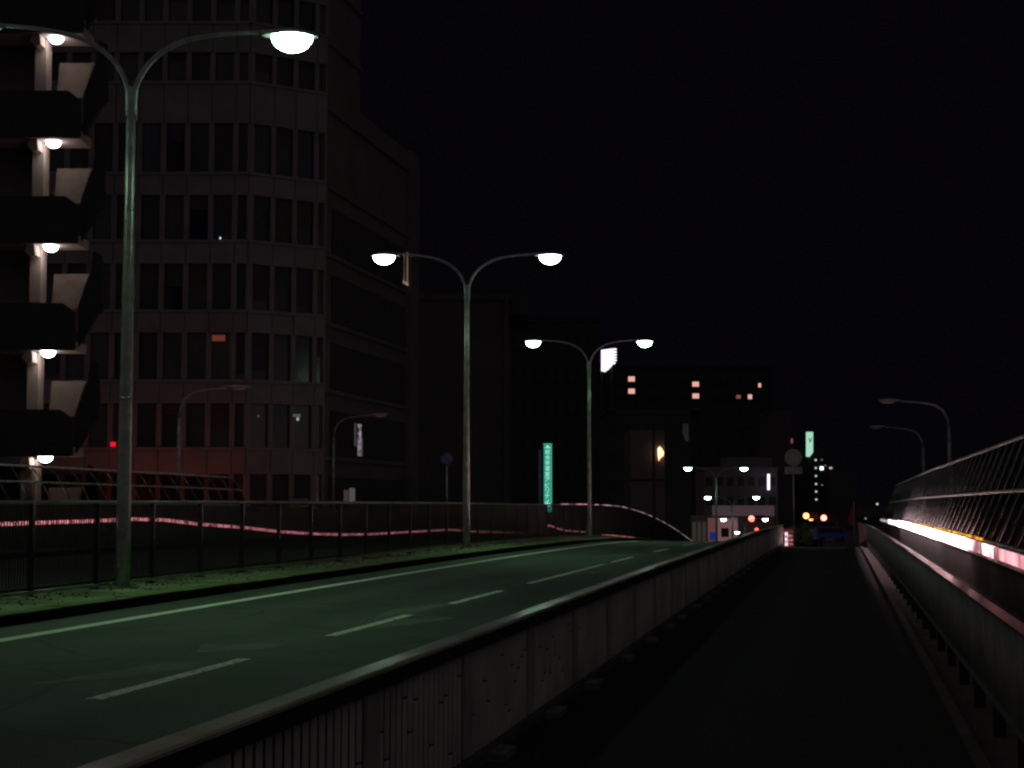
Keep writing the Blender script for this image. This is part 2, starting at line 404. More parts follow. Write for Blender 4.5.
# ------------------------------------------------------------------ median fence
YF = -11.80
fence = thing('slatted_fence', 'long dark slatted metal fence with pale top rail on the mossy median', 'fence', (YF, 20, deck(20) + 0.16))
F0 = on_line(201, YF); SP = 2.06
posts = [F0 + SP * k for k in range(-11, 48)]
posts = [p for p in posts if 4 < p < 130]
for i, y in enumerate(posts):
    z0 = deck(y) + 0.16
    pb = MB(); pb.box(YF - 0.035, YF + 0.035, y - 0.04, y + 0.04, z0, z0 + 1.40 + fup(y))
    pb.box(YF - 0.08, YF + 0.08, y - 0.08, y + 0.08, z0, z0 + 0.015)
    pb.build('post', M_FENCE, fence)
    if i + 1 < len(posts):
        y1 = posts[i + 1]; sb = MB(); k = y + 0.09
        while k < y1 - 0.05:
            zb = deck(k) + 0.16
            sb.tube([(YF, k, zb + 0.10), (YF, k, zb + 1.38 + fup(k))], 0.0085, 6, cap=False)
            k += 0.08 if y < 60 else 0.12
        sb.sweep([(YF - 0.02, 0.25), (YF + 0.02, 0.25), (YF + 0.02, 0.30), (YF - 0.02, 0.30)], [y + .03, y1 - .03], deck)
        sb.build('slat_panel', M_SLAT, fence)
b = MB(); b.sweep([(YF - 0.04, 1.56), (YF - 0.025, 1.59), (YF + 0.025, 1.59), (YF + 0.04, 1.56), (YF + 0.03, 1.535), (YF - 0.03, 1.535)], ys(posts[0], posts[-1], 2), lambda y: deck(y) + fup(y))
b.build('top_rail', M_FRAIL, fence)
b = MB(); b.sweep([(YF - 0.02, 0.24), (YF + 0.045, 0.24), (YF + 0.045, 0.19), (YF - 0.02, 0.19)], ys(posts[0], posts[-1], 2), deck)
b.build('bottom_rail', M_FRAIL, fence)
# glowing tube standing in for car light streaks seen through the slats
pts = []
for px, py in ((-60, 526), (0, 524), (60, 522), (92, 521), (135, 519), (165, 520), (200, 524), (250, 528), (275, 531), (310, 533.5), (340, 534.5), (370, 534), (407, 532), (450, 529.5), (475, 531.5), (520, 532.5), (538, 530), (545, 529), (549, 525), (556, 528), (566, 530.5), (587, 532)):
    X = YF - 0.16; y = on_line(px, X); zc = y * math.cos(YAW) - X * math.sin(YAW)
    pts.append((X, y, at(px, py, zc).z))
b = MB(); b.tube(pts, 0.032, 6)
tag(b.build('light_streak', emit('pink_light', (1.0, 0.32, 0.36), 0.8, 11)), 'thin glowing pinkish red tube standing in for a car light streak behind the fence slats', 'light streak')
b = MB(); yy0, yy1 = on_line(600, YF), on_line(668, YF)
b.sweep([(YF + .10, 0.27), (YF + .13, 0.27), (YF + .13, 0.24), (YF + .10, 0.24)], ys(yy0, yy1, 1.5), lambda y: deck(y) + .03)
tag(b.build('light_streak', emit('dim_pink_light', (1.0, 0.30, 0.36), 0.55, 1.5)), 'short glowing line standing in for pink light on the fence foot at the crest', 'light streak')  # glow put in for pink light falling on the bottom rail

for pa, pb_, m_, lab_ in ((560, 588, emit('rail_pink', (1.0, 0.42, 0.52), 0.5, 0.8), 'pink glow line imitating reflected light on the fence rail before the third street lamp'),
                     (594, 628, emit('rail_rose', (1.0, 0.55, 0.62), 0.42, 0.8), 'rose glow line imitating reflected light on the fence rail past the third street lamp'),
                     (630, 698, emit('rail_white', (0.95, 0.75, 0.8), 0.26, 0.5), 'faint whitish line imitating reflected light on the fence rail where it curves down')):
    b = MB(); b.sweep([(YF + .042, 1.60), (YF + .06, 1.60), (YF + .06, 1.56), (YF + .042, 1.56)], ys(on_line(pa, YF), on_line(pb_, YF), 1.5), lambda y: deck(y) + fup(y))  # glow lines put in for car light reflected by the rail
    tag(b.build('light_streak', m_), lab_, 'light streak')
# ------------------------------------------------------------------ street lamps
def make_double(lit=True, dist=0):
    t = thing('street_lamp', 'x', 'street lamp', (0, 0, 0), 'double armed street lamps on the median')
    p = MB(); p.tube([(0, 0, 0), (0, 0, 0.6), (0, 0, 4), (0, 0, 8.35)], [0.125, 0.12, 0.10, 0.075], 14)
    p.tube([(0, 0, 3.1), (0, 0, 3.13)], 0.109, 14); p.tube([(0, 0, 6.25), (0, 0, 6.27)], 0.093, 14)
    MP = M_PIPE if lit else M_FENCE  # unlit lamp takes darker paint, its night shade put into the colour
    p.build('pole', MP, t)
    p = MB(); p.box(-0.2, 0.2, -0.2, 0.2, 0, 0.03); p.box(-0.07, 0.07, -0.16, -0.10, 0.35, 0.95)
    for sx in (-1, 1):
        for sy in (-1, 1): p.tube([(sx * .16, sy * .16, .03), (sx * .16, sy * .16, .09)], 0.02, 6)
    p.build('base', M_POLEB, t)
    for s in (-1, 1):
        pr = [(0.045, 7.8), (0.05, 8.25), (0.12, 8.50), (0.27, 8.76), (0.50, 8.98), (0.85, 9.17), (1.25, 9.27), (1.7, 9.33), (2.2, 9.36)]
        # smooth the arm curve
        fine = []
        for i in range(len(pr) - 1):
            p0 = pr[max(i - 1, 0)]; p1 = pr[i]; p2 = pr[i + 1]; p3 = pr[min(i + 2, len(pr) - 1)]
            for q in range(4):
                u = q / 4
                fine.append(tuple(0.5 * (2 * p1[d] + (p2[d] - p0[d]) * u + (2 * p0[d] - 5 * p1[d] + 4 * p2[d] - p3[d]) * u * u + (3 * p1[d] - p0[d] - 3 * p2[d] + p3[d]) * u ** 3) for d in (0, 1)))
        fine.append(pr[-1])
        a = MB(); a.tube([(s * x * 1.01, 0, z) for x, z in fine], [0.055 - 0.022 * i / len(fine) for i in range(len(fine))], 10)
        a.build('arm', MP, t)
        h = MB(); h.ellipsoid((s * 2.62, 0, 9.31), (0.48, 0.19, 0.12), 18, 8, zmin=-0.1)
        h.tube([(s * 2.15, 0, 9.355), (s * 2.35, 0, 9.34)], 0.05, 8)
        hd = h.build('lamp_head', M_HEAD if lit else M_FENCE, t)  # unlit head takes the darker paint too, night shade put into its colour
        l = MB(); l.ellipsoid((s * 2.66, 0, 9.29), (0.35, 0.22, 0.27), 18, 8, zmax=0.05)
        l.build('lens', emit('street_lamp_lens', (0.62, 1.0, 0.72), 24) if lit else M_GLD, hd)
        if lit:
            light('lamp_light', 'SPOT', (s * 2.66, 0, 8.94), LAMP_W, (0.42, 1.0, 0.44), t, 0.12, R(144)).scale = (0.32, 1.0, 1.0)
    return t
LAMP_W = 600
proto = make_double(True)
proto_off = make_double(False)
LX = -11.5
labels = ['tallest lit double armed street lamp, before the curved office block and stair tower',
          'lit double armed street lamp second along the fence, standing beside the round blue sign',
          'lit double armed street lamp third along the fence, between green sign and white lit billboard',
          'unlit double armed street lamp where the fence dips, before the pale panelled wall']
for i, px in enumerate((124, 466.5, 589.5, 654)):
    y = on_line(px, LX); o = [proto, None, None, proto_off][i]
    if o is None: o = copy_tree(proto)
    o.location = (LX, y, deck(y) + 0.16); o['label'] = labels[i]; o.location.z -= 0.75 * (i == 3); o.rotation_euler.z = 0.30 if i == 0 else 0.2
far = ['first small lit lamp pair past the crest, heads level with the pale building roof',
       'second small lit lamp pair past the crest, heads lower beside the vertical white light',
       'third small lit lamp pair past the crest, heads just above the concrete barrier end',
       'fourth tiny lit lamp pair past the crest, partly hidden by the barrier',
       'last tiny lit lamp past the crest']
for i, (px, zc, lz, hy) in enumerate(((716, 142, 468, 1), (732, 164, 497, 1), (744.5, 190, 519, 1), (755, 222, 532, 1), (763, 250, 533.5, 1))):
    p = at(px, lz, zc); o = copy_tree(proto); o.location = (p.x, p.y, p.z - 9.3); o['label'] = far[i]
# one more beside the camera, unlit
o = copy_tree(proto_off); o.location = (LX, on_line(124, LX) - 23.6, 0.16)
o['label'] = 'unlit double armed street lamp standing beside the photographer, outside the frame'

def make_single():
    t = thing('roadside_lamp', 'x', 'street lamp', (0, 0, 0), 'unlit single armed roadside lamps')
    pr = [(0, -0.2), (0, 3.5), (0, 4.75), (0.06, 5.15), (0.25, 5.5), (0.55, 5.72), (0.95, 5.82), (1.5, 5.88), (2.1, 5.93)]
    a = MB(); a.tube([(x, 0, z) for x, z in pr[:3]], [0.10, 0.08, 0.065], 12); a.build('pole', M_POLEB, t)
    a = MB(); a.tube([(x, 0, z) for x, z in pr[2:]], [0.065, 0.062, 0.058, 0.055, 0.05, 0.045, 0.04], 12); a.build('arm', M_POLEB, t)
    h = MB(); h.ellipsoid((2.5, 0, 5.96), (0.52, 0.15, 0.09), 16, 6); hd = h.build('lamp_head', M_HEAD, t)
    l = MB(); l.ellipsoid((2.55, 0, 5.93), (0.36, 0.11, 0.10), 16, 6, zmax=0.0); l.build('lens', mat('diffuser_pink_glow', (0.95, 0.6, 0.55), 0.3), hd)  # pink glow from below is put into the lens colour
    return t
p1 = make_single()
for i, (px, X, top, lab, flip) in enumerate(((178, -26.2, 389, 'unlit single armed lamp before the lower office windows, nearer of the two on that side', 0),
                               (333, -26.2, 416, 'unlit single armed lamp before the side of the office block with the lit curtain', 0),
                               (950.5, 4.8, 401, 'unlit tall single armed lamp above the slanted fence, its head tinted pink underneath', 1),
                               (924, 4.8, 427.5, 'smaller unlit single armed lamp above the far end of the slanted fence', 1))):
    o = p1 if i == 0 else copy_tree(p1)
    y = on_line(px, X); zc = y * math.cos(YAW) - X * math.sin(YAW)
    o.location = (X, y, at(px, top, zc).z - 5.9); o['label'] = lab
    if flip: o.rotation_euler.z = math.pi

# ------------------------------------------------------------------ barrier between the road and the walkway
bar = thing('ribbed_barrier', 'low concrete barrier with flat cap and vertical bamboo like ribs between road and walkway', 'barrier', (-2.3, 4, 0))
YB = ys(1.0, 61.0, 1.5)
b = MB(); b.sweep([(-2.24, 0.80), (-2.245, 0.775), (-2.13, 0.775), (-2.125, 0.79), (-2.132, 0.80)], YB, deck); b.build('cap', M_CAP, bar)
b = MB(); b.sweep([(-2.242, 0.773), (-2.242, 0.70), (-2.132, 0.70), (-2.132, 0.773)], YB, deck); b.build('shadow_band', M_BAND, bar)  # near black: shade under the cap is put into the colour
b = MB(); b.sweep([(-2.30, 0.0), (-2.185, 0.0), (-2.185, 0.698), (-2.30, 0.698)], YB, deck); b.build('core_wall', M_BAND, bar)  # near black core paints the shade in the grooves between ribs
b = MB(); b.sweep([(-2.183, 0.003), (-2.13, 0.003), (-2.13, 0.06), (-2.183, 0.072)], YB, deck); b.build('footing', M_CONCD, bar)
rnd = random.Random(11)
y = 1.2; k = 0
while y < 60.5:
    seg_end = y + 1.9
    pb = MB(); q = y + 0.26
    # flat pilaster at the start of each bay
    z0 = deck(y + .1); pb.box(-2.185, -2.166, y, y + 0.2, z0 + 0.075, z0 + 0.695)
    while q < seg_end - 0.03:
        r = rnd.uniform(0.031, 0.034); zz = deck(q)
        cuts = sorted(rnd.uniform(0.12, 0.6) for _ in range(rnd.choice((0, 1, 1, 1)) if q < 13 else 0))
        lo = 0.07
        for c in cuts + [0.695]:
            hi = c - 0.006 if c < 0.69 else c
            if hi - lo > 0.03:
                n = 6; arc = [(-2.184 + math.sin(math.pi * i / n) * 0.016, q - r + 2 * r * i / n) for i in range(n + 1)]
                base = len(pb.v)
                for (xx, yy_) in arc: pb.v += [(xx, yy_, zz + lo), (xx, yy_, zz + hi)]
                for i in range(n): pb.f.append((base + 2 * i, base + 2 * i + 2, base + 2 * i + 3, base + 2 * i + 1)); pb.smooth.append(True)
                pb.f.append(tuple(base + 2 * i + 1 for i in range(n + 1))); pb.smooth.append(False)
            lo = c + 0.006
        q += 0.104
    pb.build('rib_panel', M_RIB, bar)
    fb = MB(); yb = y + rnd.uniform(0.3, 0.6); zz = walk(yb)
    fb.box(-2.13, -2.02, yb, yb + rnd.uniform(.3, .42), zz - .02, zz + 0.045); fb.build('leak_light_patch', mat('leak_light_tone', (0.22, 0.21, 0.20), 0.9, var=.5, scale=8), bar)  # pale blocks stand in for lamplight leaking under the barrier
    y = seg_end

# ------------------------------------------------------------------ parapet on the right of the walkway
par = thing('walkway_parapet', 'waist high metal parapet with wide flat pink lit top rail right of the walkway', 'parapet', (1.05, 4, 0))
YP = ys(2.0, 60, 1.5)
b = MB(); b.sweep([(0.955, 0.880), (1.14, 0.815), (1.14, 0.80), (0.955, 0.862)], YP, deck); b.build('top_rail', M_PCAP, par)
b = MB(); b.sweep([(1.02, 0.20), (1.08, 0.20), (1.08, 0.25), (1.02, 0.25)], YP, deck); b.build('bottom_rail', M_PIPE, par)
y = 2.0
while y < 59:
    pb = MB(); n = 12; step = 1.5 / n
    for i in range(n):
        u = y + i * step; z = deck(u)
        pb.box(1.035, 1.06, u + 0.004, u + step - 0.004, z + 0.251, z + 0.828)
        pb.tube([(1.034, u, z + 0.251), (1.034, u, z + 0.828)], 0.010, 6)
    pb.build('panel', M_PAR, par)
    pb = MB(); z = deck(y); pb.box(1.02, 1.10, y + .01, y + 0.09, z - 0.02, z + 0.199); pb.box(1.062, 1.10, y + .01, y + .07, z + .199, z + 0.79)
    pb.build('post', M_FENCE, par)
    y += 1.5

# ------------------------------------------------------------------ slanted fences
def slanted(X, s, y0, y1, lab, zb, zm, zt, dev, name='slanted_fence', wall=True, step=1.36):
    t = thing(name, lab, 'fence', (X, y0 + 2, 0))
    lean = 0.40 * s
    xm, xt = X + lean, X + 2 * lean
    def rail(x, z, r, nm, m):
        b = MB(); b.tube([(x, y, z + dev(y)) for y in ys(y0, y1, 2)], r, 8); b.build(nm, m, t)
    rail(X, zb, 0.030, 'bottom_rail', M_SRAIL); rail(xm, zm, 0.034, 'middle_rail', M_SRAIL); rail(xt, zt, 0.038, 'top_rail', M_SRAIL)
    n = int((y1 - y0) / step)
    for i in range(n + 1):
        y = y0 + 0.1 + i * step; d = dev(y)
        b = MB(); b.tube([(X, y, zb + d - .05), (xm, y, zm + d), (xt, y, zt + d)], 0.018, 6)
        b.tube([(X - s * .03, y + .05, zb + d), (xm - s * .03, y + .05, zm + d - .05)], 0.006, 5)
        b.tube([(xm - s * .03, y + .05, zm + d + .06), (xt - s * .03, y + .05, zt + d - .05)], 0.006, 5)
        b.build('slanted_post', M_SLANT, t)
        if i < n:
            b = MB(); d1 = dev(y + step); e = s * 0.035
            for (xa, za, xb, zb_) in ((X, zb + .04, xm, zm - .03), (xm, zm + .03, xt, zt - .03)):
                b.quad((xa + e, y + .03, za + d), (xa + e, y + step - .03, za + d1), (xb + e, y + step - .03, zb_ + d1), (xb + e, y + .03, zb_ + d))
                e2 = e + s * .012
                b.quad((xa + e2, y + .03, za + d), (xa + e2, y + step - .03, za + d1), (xb + e2, y + step - .03, zb_ + d1), (xb + e2, y + .03, zb_ + d))
            b.build('clear_panel', M_ACR, t)
    return t
tR = slanted(2.60, 1, 9.0, 94, 'tall outward leaning fence of dark bars and three rails above the added glow strip', 0.84, 1.74, 2.76, outer)
tL = slanted(-25.0, -1, 18, 62.5, 'outward leaning barred fence across the opposite road below the stair tower', 1.55, 2.22, 2.75, deck, step=1.3)
# its upstand wall, pale guard panels and added glow strip for car light streaks
b = MB(); b.sweep([(-25.05, -0.2), (-24.85, -0.2), (-24.85, 1.5), (-25.05, 1.5)], ys(6, 130, 2), deck)
tag(b.build('upstand_wall', M_CONCD), 'long dark concrete wall across the opposite road, seen through the slatted fence', 'wall')
b = MB(); b.sweep([(2.52, -0.2), (2.72, -0.2), (2.72, 0.74), (2.52, 0.74)], ys(6, 96, 2), outer)
tag(b.build('upstand_wall', mat('upstand_concrete', (0.04, 0.045, 0.04), 0.9, var=.5, scale=1.5)), 'low dark concrete wall under the tall leaning fence', 'wall')
gr = thing('guard_rail', 'pale guard rail along the wall foot of the leaning fence, lit pink', 'guard rail', (2.5, 10, 0.6))
b = MB()
y = 6.0
while y < 95:
    b.sweep([(2.49, 0.60), (2.515, 0.60), (2.515, 0.80), (2.49, 0.84), (2.465, 0.80), (2.485, 0.70), (2.465, 0.58)], ys(y, y + 2.98, 1.5), outer); y += 3.0
b.build('beam', M_WALLP, gr)
strip = thing('streak_strip', 'long pinkish white glowing strip standing in for streaks of car light under the leaning fence', 'light streak strip', (2.4, 20, 0.7))
def stripseg(a, c, m, z0, z1, x0=2.415, x1=2.445):
    b = MB(); b.sweep([(x0, z0), (x1, z0), (x1, z1), (x0, z1)], ys(a, c, 1.5), outer); b.build('streak_glow', m, strip)
Y1, Y2 = 25, 72
stripseg(40, 66, emit('strip_white', (1.0, 0.66, 0.70), 24.0), 0.62, 0.84)
stripseg(66, 78, emit('strip_pale', (0.95, 0.75, 0.72), 2.2, 0.8), 0.62, 0.83)
stripseg(31, 39.98, emit('strip_bright', (1.0, 0.58, 0.62), 15.0), 0.63, 0.84)
stripseg(25.5, 30.98, emit('strip_rosy', (1.0, 0.48, 0.52), 3.0, 0.9), 0.65, 0.84)
stripseg(20.5, 25.48, emit('strip_pink', (1.0, 0.42, 0.46), 1.1, 0.9), 0.66, 0.835)
Y2 = 78.02
stripseg(Y2, 92, emit('strip_green', (0.85, 0.9, 0.78), 0.6, 1.0), 0.67, 0.78)
stripseg(16.0, 20.48, emit('strip_rose', (1.0, 0.38, 0.42), 0.55, 1.2), 0.665, 0.83)
stripseg(8.0, 15.98, emit('strip_dusk', (1.0, 0.36, 0.40), 0.6, 1.2), 0.67, 0.825)
b = MB(); b.sweep([(2.445, 0.87), (2.475, 0.87), (2.475, 0.915), (2.445, 0.915)], ys(28, 52, 1.5), outer); b.build('amber_streak', emit('amber', (1.0, 0.42, 0.03), 1.0, 1.3), strip)  # amber glow put in for an indicator light streak

# ------------------------------------------------------------------ frames facing the camera
Uc = Vector((math.cos(YAW), math.sin(YAW), 0)); Dc = Vector((-math.sin(YAW), math.cos(YAW), 0))
def cam_frame(zc):
    """frame square to the view at depth zc: u metres right of the view axis"""
    o = Dc * (zc * math.cos(PITCH) ); return (Vector((o.x, o.y, 0)), Uc, Dc)
def PX(px, zc): return (px - 512) * zc / F
def PZ(py, zc): return 1.6 + zc * math.cos(PITCH) * math.tan(PITCH + math.atan((384 - py) / F))
def UZ(px, py, zc):
    z = PZ(py, zc); return ((px - 512) / F * (zc * math.cos(PITCH) ** 2 + (z - 1.6) * math.sin(PITCH)), z)

# ------------------------------------------------------------------ office building
OB = thing('office_building', 'large rounded pinkish office block with seven rows of tall dark windows behind the fence', 'building', tuple(at(200, 498, 78) - Vector((0, 0, 15.2))))
zc = 78.0
LEAN = 1.0173
def pt(px, zc):
    u = PX(px, zc) * LEAN; v = Uc * u + Dc * zc; return Vector((v.x, v.y, 0))
A0, A1, A2 = pt(40, 78), pt(250, 78), pt(327.5, 80.3)
def atf(px, py, zc):
    u, z = UZ(px, py, zc); o = cam_frame(zc)[0] + Uc * u; o.z = z; return o
def fr(a, b_):
    U = (b_ - a).normalized(); return (a, U, Vector((-U.y, U.x, 0)))
f1, f2 = fr(A0, A1), fr(A1, A2)
L1, L2 = (A1 - A0).length, (A2 - A1).length
f3 = (A2, Vector((0, 1, 0)), Vector((-1, 0, 0)))
# window rows
rows = [(-68, -40), (-10, 20), (51, 80), (122, 171), (194, 239), (263, 309), (332, 379), (403, 447), (474, 530)]
zr = [(PZ(b_, 78), PZ(a, 78)) for a, b_ in rows]
wall = MB(); joint = MB()
S1 = 24 * 78 / F * LEAN; S2 = L2 / 3.62
u0 = (PX(95, 78) - PX(40, 78)) * LEAN
win1 = [(u0 - 2 * S1 + S1 * i, u0 - 2 * S1 + S1 * i + S1 * 0.78) for i in range(9)]
win1 = [w_ for w_ in win1 if w_[0] > 0 and w_[1] < L1 - 0.05]
win1.append((win1[-1][0] + S1, L1 - 0.10))
win2 = [(0.28 + S2 * i, 0.28 + S2 * i + S2 * 0.78) for i in range(3)] + [(0.28 + 3 * S2, L2 - 0.12)]
def facade(fr_, wins, L, zr, dep=0.35):
    edges = sorted(zr)
    for r, (zl, zh) in enumerate(edges):
        znext = edges[r + 1][0] if r + 1 < len(edges) else zh + 3
        # piers between windows
        xs = [0.0] + [v for w_ in wins for v in w_] + [L]
        for a, c in zip(xs[0::2], xs[1::2]):
            if c - a > 0.01: wall.fbox(fr_, a + .004, c - .004, 0, dep, zl, zh)
        # spandrel panels, one per window with a joint between them
        cuts = [0.0] + [(wins[i][1] + wins[i + 1][0]) / 2 for i in range(len(wins) - 1)] + [L]
        for a, c in zip(cuts, cuts[1:]):
            wall.fbox(fr_, a + .02, c - .02, -0.03, dep - .02, zh + .002, znext - 0.16)
        joint.fbox(fr_, 0, L, 0.03, dep - .04, zh + .004, znext - 0.002)
        wall.fbox(fr_, 0, L, -0.10, dep - .05, znext - 0.155, znext - .003)
facade(f1, win1, L1, zr); facade(f2, win2, L2, zr)
# core so nothing shows through, and the side
zmin = GZ
top = PZ(-120, 78)
core = MB(); core.fbox(f1, 0, L1, 0.55, 14, zmin, top); core.fbox(f2, 0, L2, 0.55, 10, zmin, top)
wall.fbox(f1, 0, L1, 0, 0.4, zmin, zr[-1][0] - 0.01); wall.fbox(f2, 0, L2, 0, 0.4, zmin, zr[-1][0] - 0.01)
wall.build('wall', M_FAC, OB); joint.build('joint_backing', M_FACG, OB); core.build('core', M_FACG, OB)
rnd = random.Random(21)
for fi, (fr_, wins) in enumerate(((f1, win1), (f2, win2))):
    for ri, (zl, zh) in enumerate(zr):
        for wi, (a, c) in enumerate(wins):
            if ri == 8 and fi == 0 and wi == 0: continue
            pb = MB(); pb.fbox(fr_, a + .01, c - .01, 0.20, 0.24, zl + .02, zh - .02)
            # slim sash frame
            pw = pb.build('window', GLASS[rnd.choice((0, 0, 1, 2, 3, 3)) if ri < 6 else rnd.choice((1, 2, 2, 3))], OB)
            if rnd.random() < 0.55:
                s_ = MB(); hh = (zh - zl) * rnd.uniform(.25, .9)
                s_.fbox(fr_, a + .05, c - .05, 0.185, 0.195, zh - .04 - hh, zh - .04)
                s_.build('blind', mat('dim_blind_%d' % rnd.randint(0, 2), tuple(rnd.uniform(.018, .05) * k for k in (1, .95, .98)), 0.9, var=.2), pw)
def wlight(px0, px1, y0, y1, zc, m, nm='lit_pane', parent=None, th=0.05):
    q = cam_frame(zc); b = MB(); b.fbox(q, UZ(px0, y0, zc)[0], UZ(px1, y0, zc)[0], 0, th, PZ(y1, zc), PZ(y0, zc)); return b.build(nm, m, parent or OB)
tag(wlight(113 - 2.5, 113 + 2.5, 442, 446.5, 77.9, emit('red_lamp', (1, 0.01, 0.03), 0.9)), 'small red lamp glowing in a lower window')
wlight(219.5, 220.8, 237, 239, 77.9, emit('blue_white_spot', (0.6, 0.7, 1), 1.2), 'window_light')
tag(wlight(212, 225, 335, 341, 78.1, emit('dim_orange', (0.9, 0.22, 0.12), 0.13)), 'dim orange lit strip behind the glass')
wlight(293, 300.5, 414, 417, 79.1, emit('dim_white', (0.7, 0.75, 0.75), 0.10)); wlight(296.5, 299, 417.5, 420.5, 79.1, emit('dim_white2', (0.8, 0.85, 0.85), 0.4))
wlight(257.5, 259, 415, 417, 78.3, MATS['dim_white'])
# side wall: ledges, fins and a lower roof line further back
YE = 80.3 * 510 / 421 - 80.3
yT = (80.3 * 510 / 477 - 80.3) / math.cos(YAW); YE = YE / math.cos(YAW)
side = MB(); fins = MB()
zc2 = 80.3
zL = PZ(112, 85.9)
side.fbox(f3, 0.0, yT, 0.002, 9, zmin, top)
side.fbox(f3, yT + .002, YE, 0.002, 9, zmin, zL)
def PZ2(y): return PZ(y, zc2)
led = [-20, 40, 106, 184, 252, 321, 389, 456]
for ly in led:
    z = PZ2(ly)
    if z > zL: side.fbox(f3, -0.02, yT, -0.18, 0.0, z - .16, z)
    else: side.fbox(f3, -0.02, YE, -0.18, 0.0, z - .22, z)
# end pilaster
side.fbox(f3, YE - 2.0, YE + .01, -0.30, 0.0, zmin, zL)
side.build('side_wall', M_FACS, OB)
u = 1.0
while u < YE - 2.2:
    for a, c in zip(led[3:], led[4:] + [530]):
        fins.fbox(f3, u, u + 0.07, -0.14, 0.0, PZ2(c) + .02, PZ2(a) - 1.1)
    u += 0.42
fins.build('fin_screen', M_FIN, OB)
g = MB()
for a, c in zip(led[3:], led[4:] + [530]): g.fbox(f3, 0.9, YE - 2.1, -0.03, -0.005, PZ2(c) + .01, PZ2(a) - 1.05)
g.build('side_glazing', GLASS[3], OB)
def side_lit(px0, px1, y0, y1, m, nm='lit_pane', d=-0.16):
    def yy(px): return on_line(px, A2.x + 0.16) - A2.y
    za = yy((px0 + px1) / 2) * math.cos(YAW) + 80.3
    b = MB(); b.fbox(f3, yy(px0), yy(px1), d, d + .02, PZ(y1, za), PZ(y0, za)); return b.build(nm, m, OB)
mw = emit('warm_slit', (0.85, 0.58, 0.42), 0.13, 0.9)
for a, c in ((402.5, 403.6), (405.6, 406.9), (409, 410.3)): side_lit(a, c, 252, 284, mw)
side_lit(402, 411, 282, 285, emit('warm_sill', (0.9, 0.66, 0.48), 0.28))
mc = emit('curtain_glow', (0.62, 0.52, 0.62), 0.34, 3)
side_lit(354, 356, 423, 446, MATS.get('curtain_dim') or emit('curtain_dim', (0.5, 0.45, 0.5), 0.08)); side_lit(357.5, 361, 424, 456, mc); side_lit(361, 362.5, 438, 456, MATS['curtain_dim'])
side_lit(344, 348.5, 490, 504, emit('warm_door', (0.6, 0.48, 0.40), 0.07)); side_lit(349.5, 355, 488, 504, emit('warm_door2', (0.75, 0.62, 0.5), 0.11)); 

# ------------------------------------------------------------------ stair tower
ZT = 55.0
ST = thing('stair_tower', 'open concrete stair tower with beige columns and a round lamp under every dark landing', 'building', tuple(at(40, 498, ZT) - Vector((0, 0, 15.2))))
q0 = cam_frame(ZT)
def sp(x, y, base): # pixel -> (u, z), following the picture's slight lean of high things
    return (PX(x, ZT), PZ(y, ZT))
lampmat = emit('stair_lamp', (1.0, 0.88, 0.95), 16)
levels = [-68, 38, 143.5, 249, 356, 462.5]
def plate(name, pts_, d0, d1, m):
    q = cam_frame(ZT + d0); z_ = ZT + d0
    b = MB(); b.fpoly(q, [UZ(x, y, z_) for x, y in pts_], 0, d1 - d0); return b.build(name, m, ST)
for i, ly in enumerate(levels):
    k = (ly - 143.5) / 106.0; e = -2.7 * k
    plate('landing_parapet', [(-90, ly - 6), (78 + e, ly - 6), (80 + e, ly - 9), (80 + e, ly - 44), (68 + e, ly - 53), (-90, ly - 53)], -0.15, 0.05, M_STAIRD)
    b = MB(); b.fbox(q0, PX(-90, ZT), UZ(77 + e, ly, ZT)[0], 0.06, 1.9, PZ(ly - 7, ZT), PZ(ly - 16, ZT)); b.build('landing_slab', M_STAIR, ST)
    c = atf(53.5 + e, ly - 1, ZT + 0.8); c.z = PZ(ly - 7, ZT) - 0.02; b = MB()
    b.ellipsoid(c, (0.27, 0.27, 0.22), 18, 8, zmax=0.1); b.build('round_lamp', lampmat, ST)
    light('landing_light', 'POINT', (c.x, c.y, c.z - 0.34), 7.5, (1.0, 0.82, 0.66), None, 0.2)
    plate('bracket', [(30 + e, ly - 5), (37 + e, ly - 5), (38 + e, ly + 6), (33 + e, ly + 8), (27 + e, ly + 2)], 0.35, 0.95, M_STAIR)
    plate('column', [(33 + e, ly - 3), (44 + e, ly - 3), (43 + e, ly + 53), (32 + e, ly + 53)], 1.0, 1.7, M_STAIR)
    plate('flight_flank', [(57 + e, ly + 25), (92 + e, ly + 25), (82 + e, ly + 60), (54 + e, ly + 60)], 2.4, 2.6, mat('stair_flank_plaster', (0.20, 0.16, 0.125), 0.9, var=.3, scale=1.2))
    plate('flight_edge', [(90.5 + e, ly + 27), (92.5 + e, ly + 27), (83 + e, ly + 58), (80 + e, ly + 58)], 0.5, 2.3, M_STAIR)
    plate('flight_parapet', [(96 + e, ly + 2), (104 + e, ly + 6), (105 + e, ly + 62), (100 + e, ly + 66), (88 + e, ly + 86), (80.5 + e, ly + 97), (80.5 + e, ly + 58), (93 + e, ly + 25)], 0.25, 0.45, M_STAIRD)
plate('back_wall', [(-90, 700), (26, 700), (42, -200), (-90, -200)], 1.95, 2.3, mat('stair_back', (0.10, 0.085, 0.08), 0.9))
plate('column', [(22, 800), (34, 800), (32, 470), (20, 470)], 1.0, 1.7, M_STAIR)

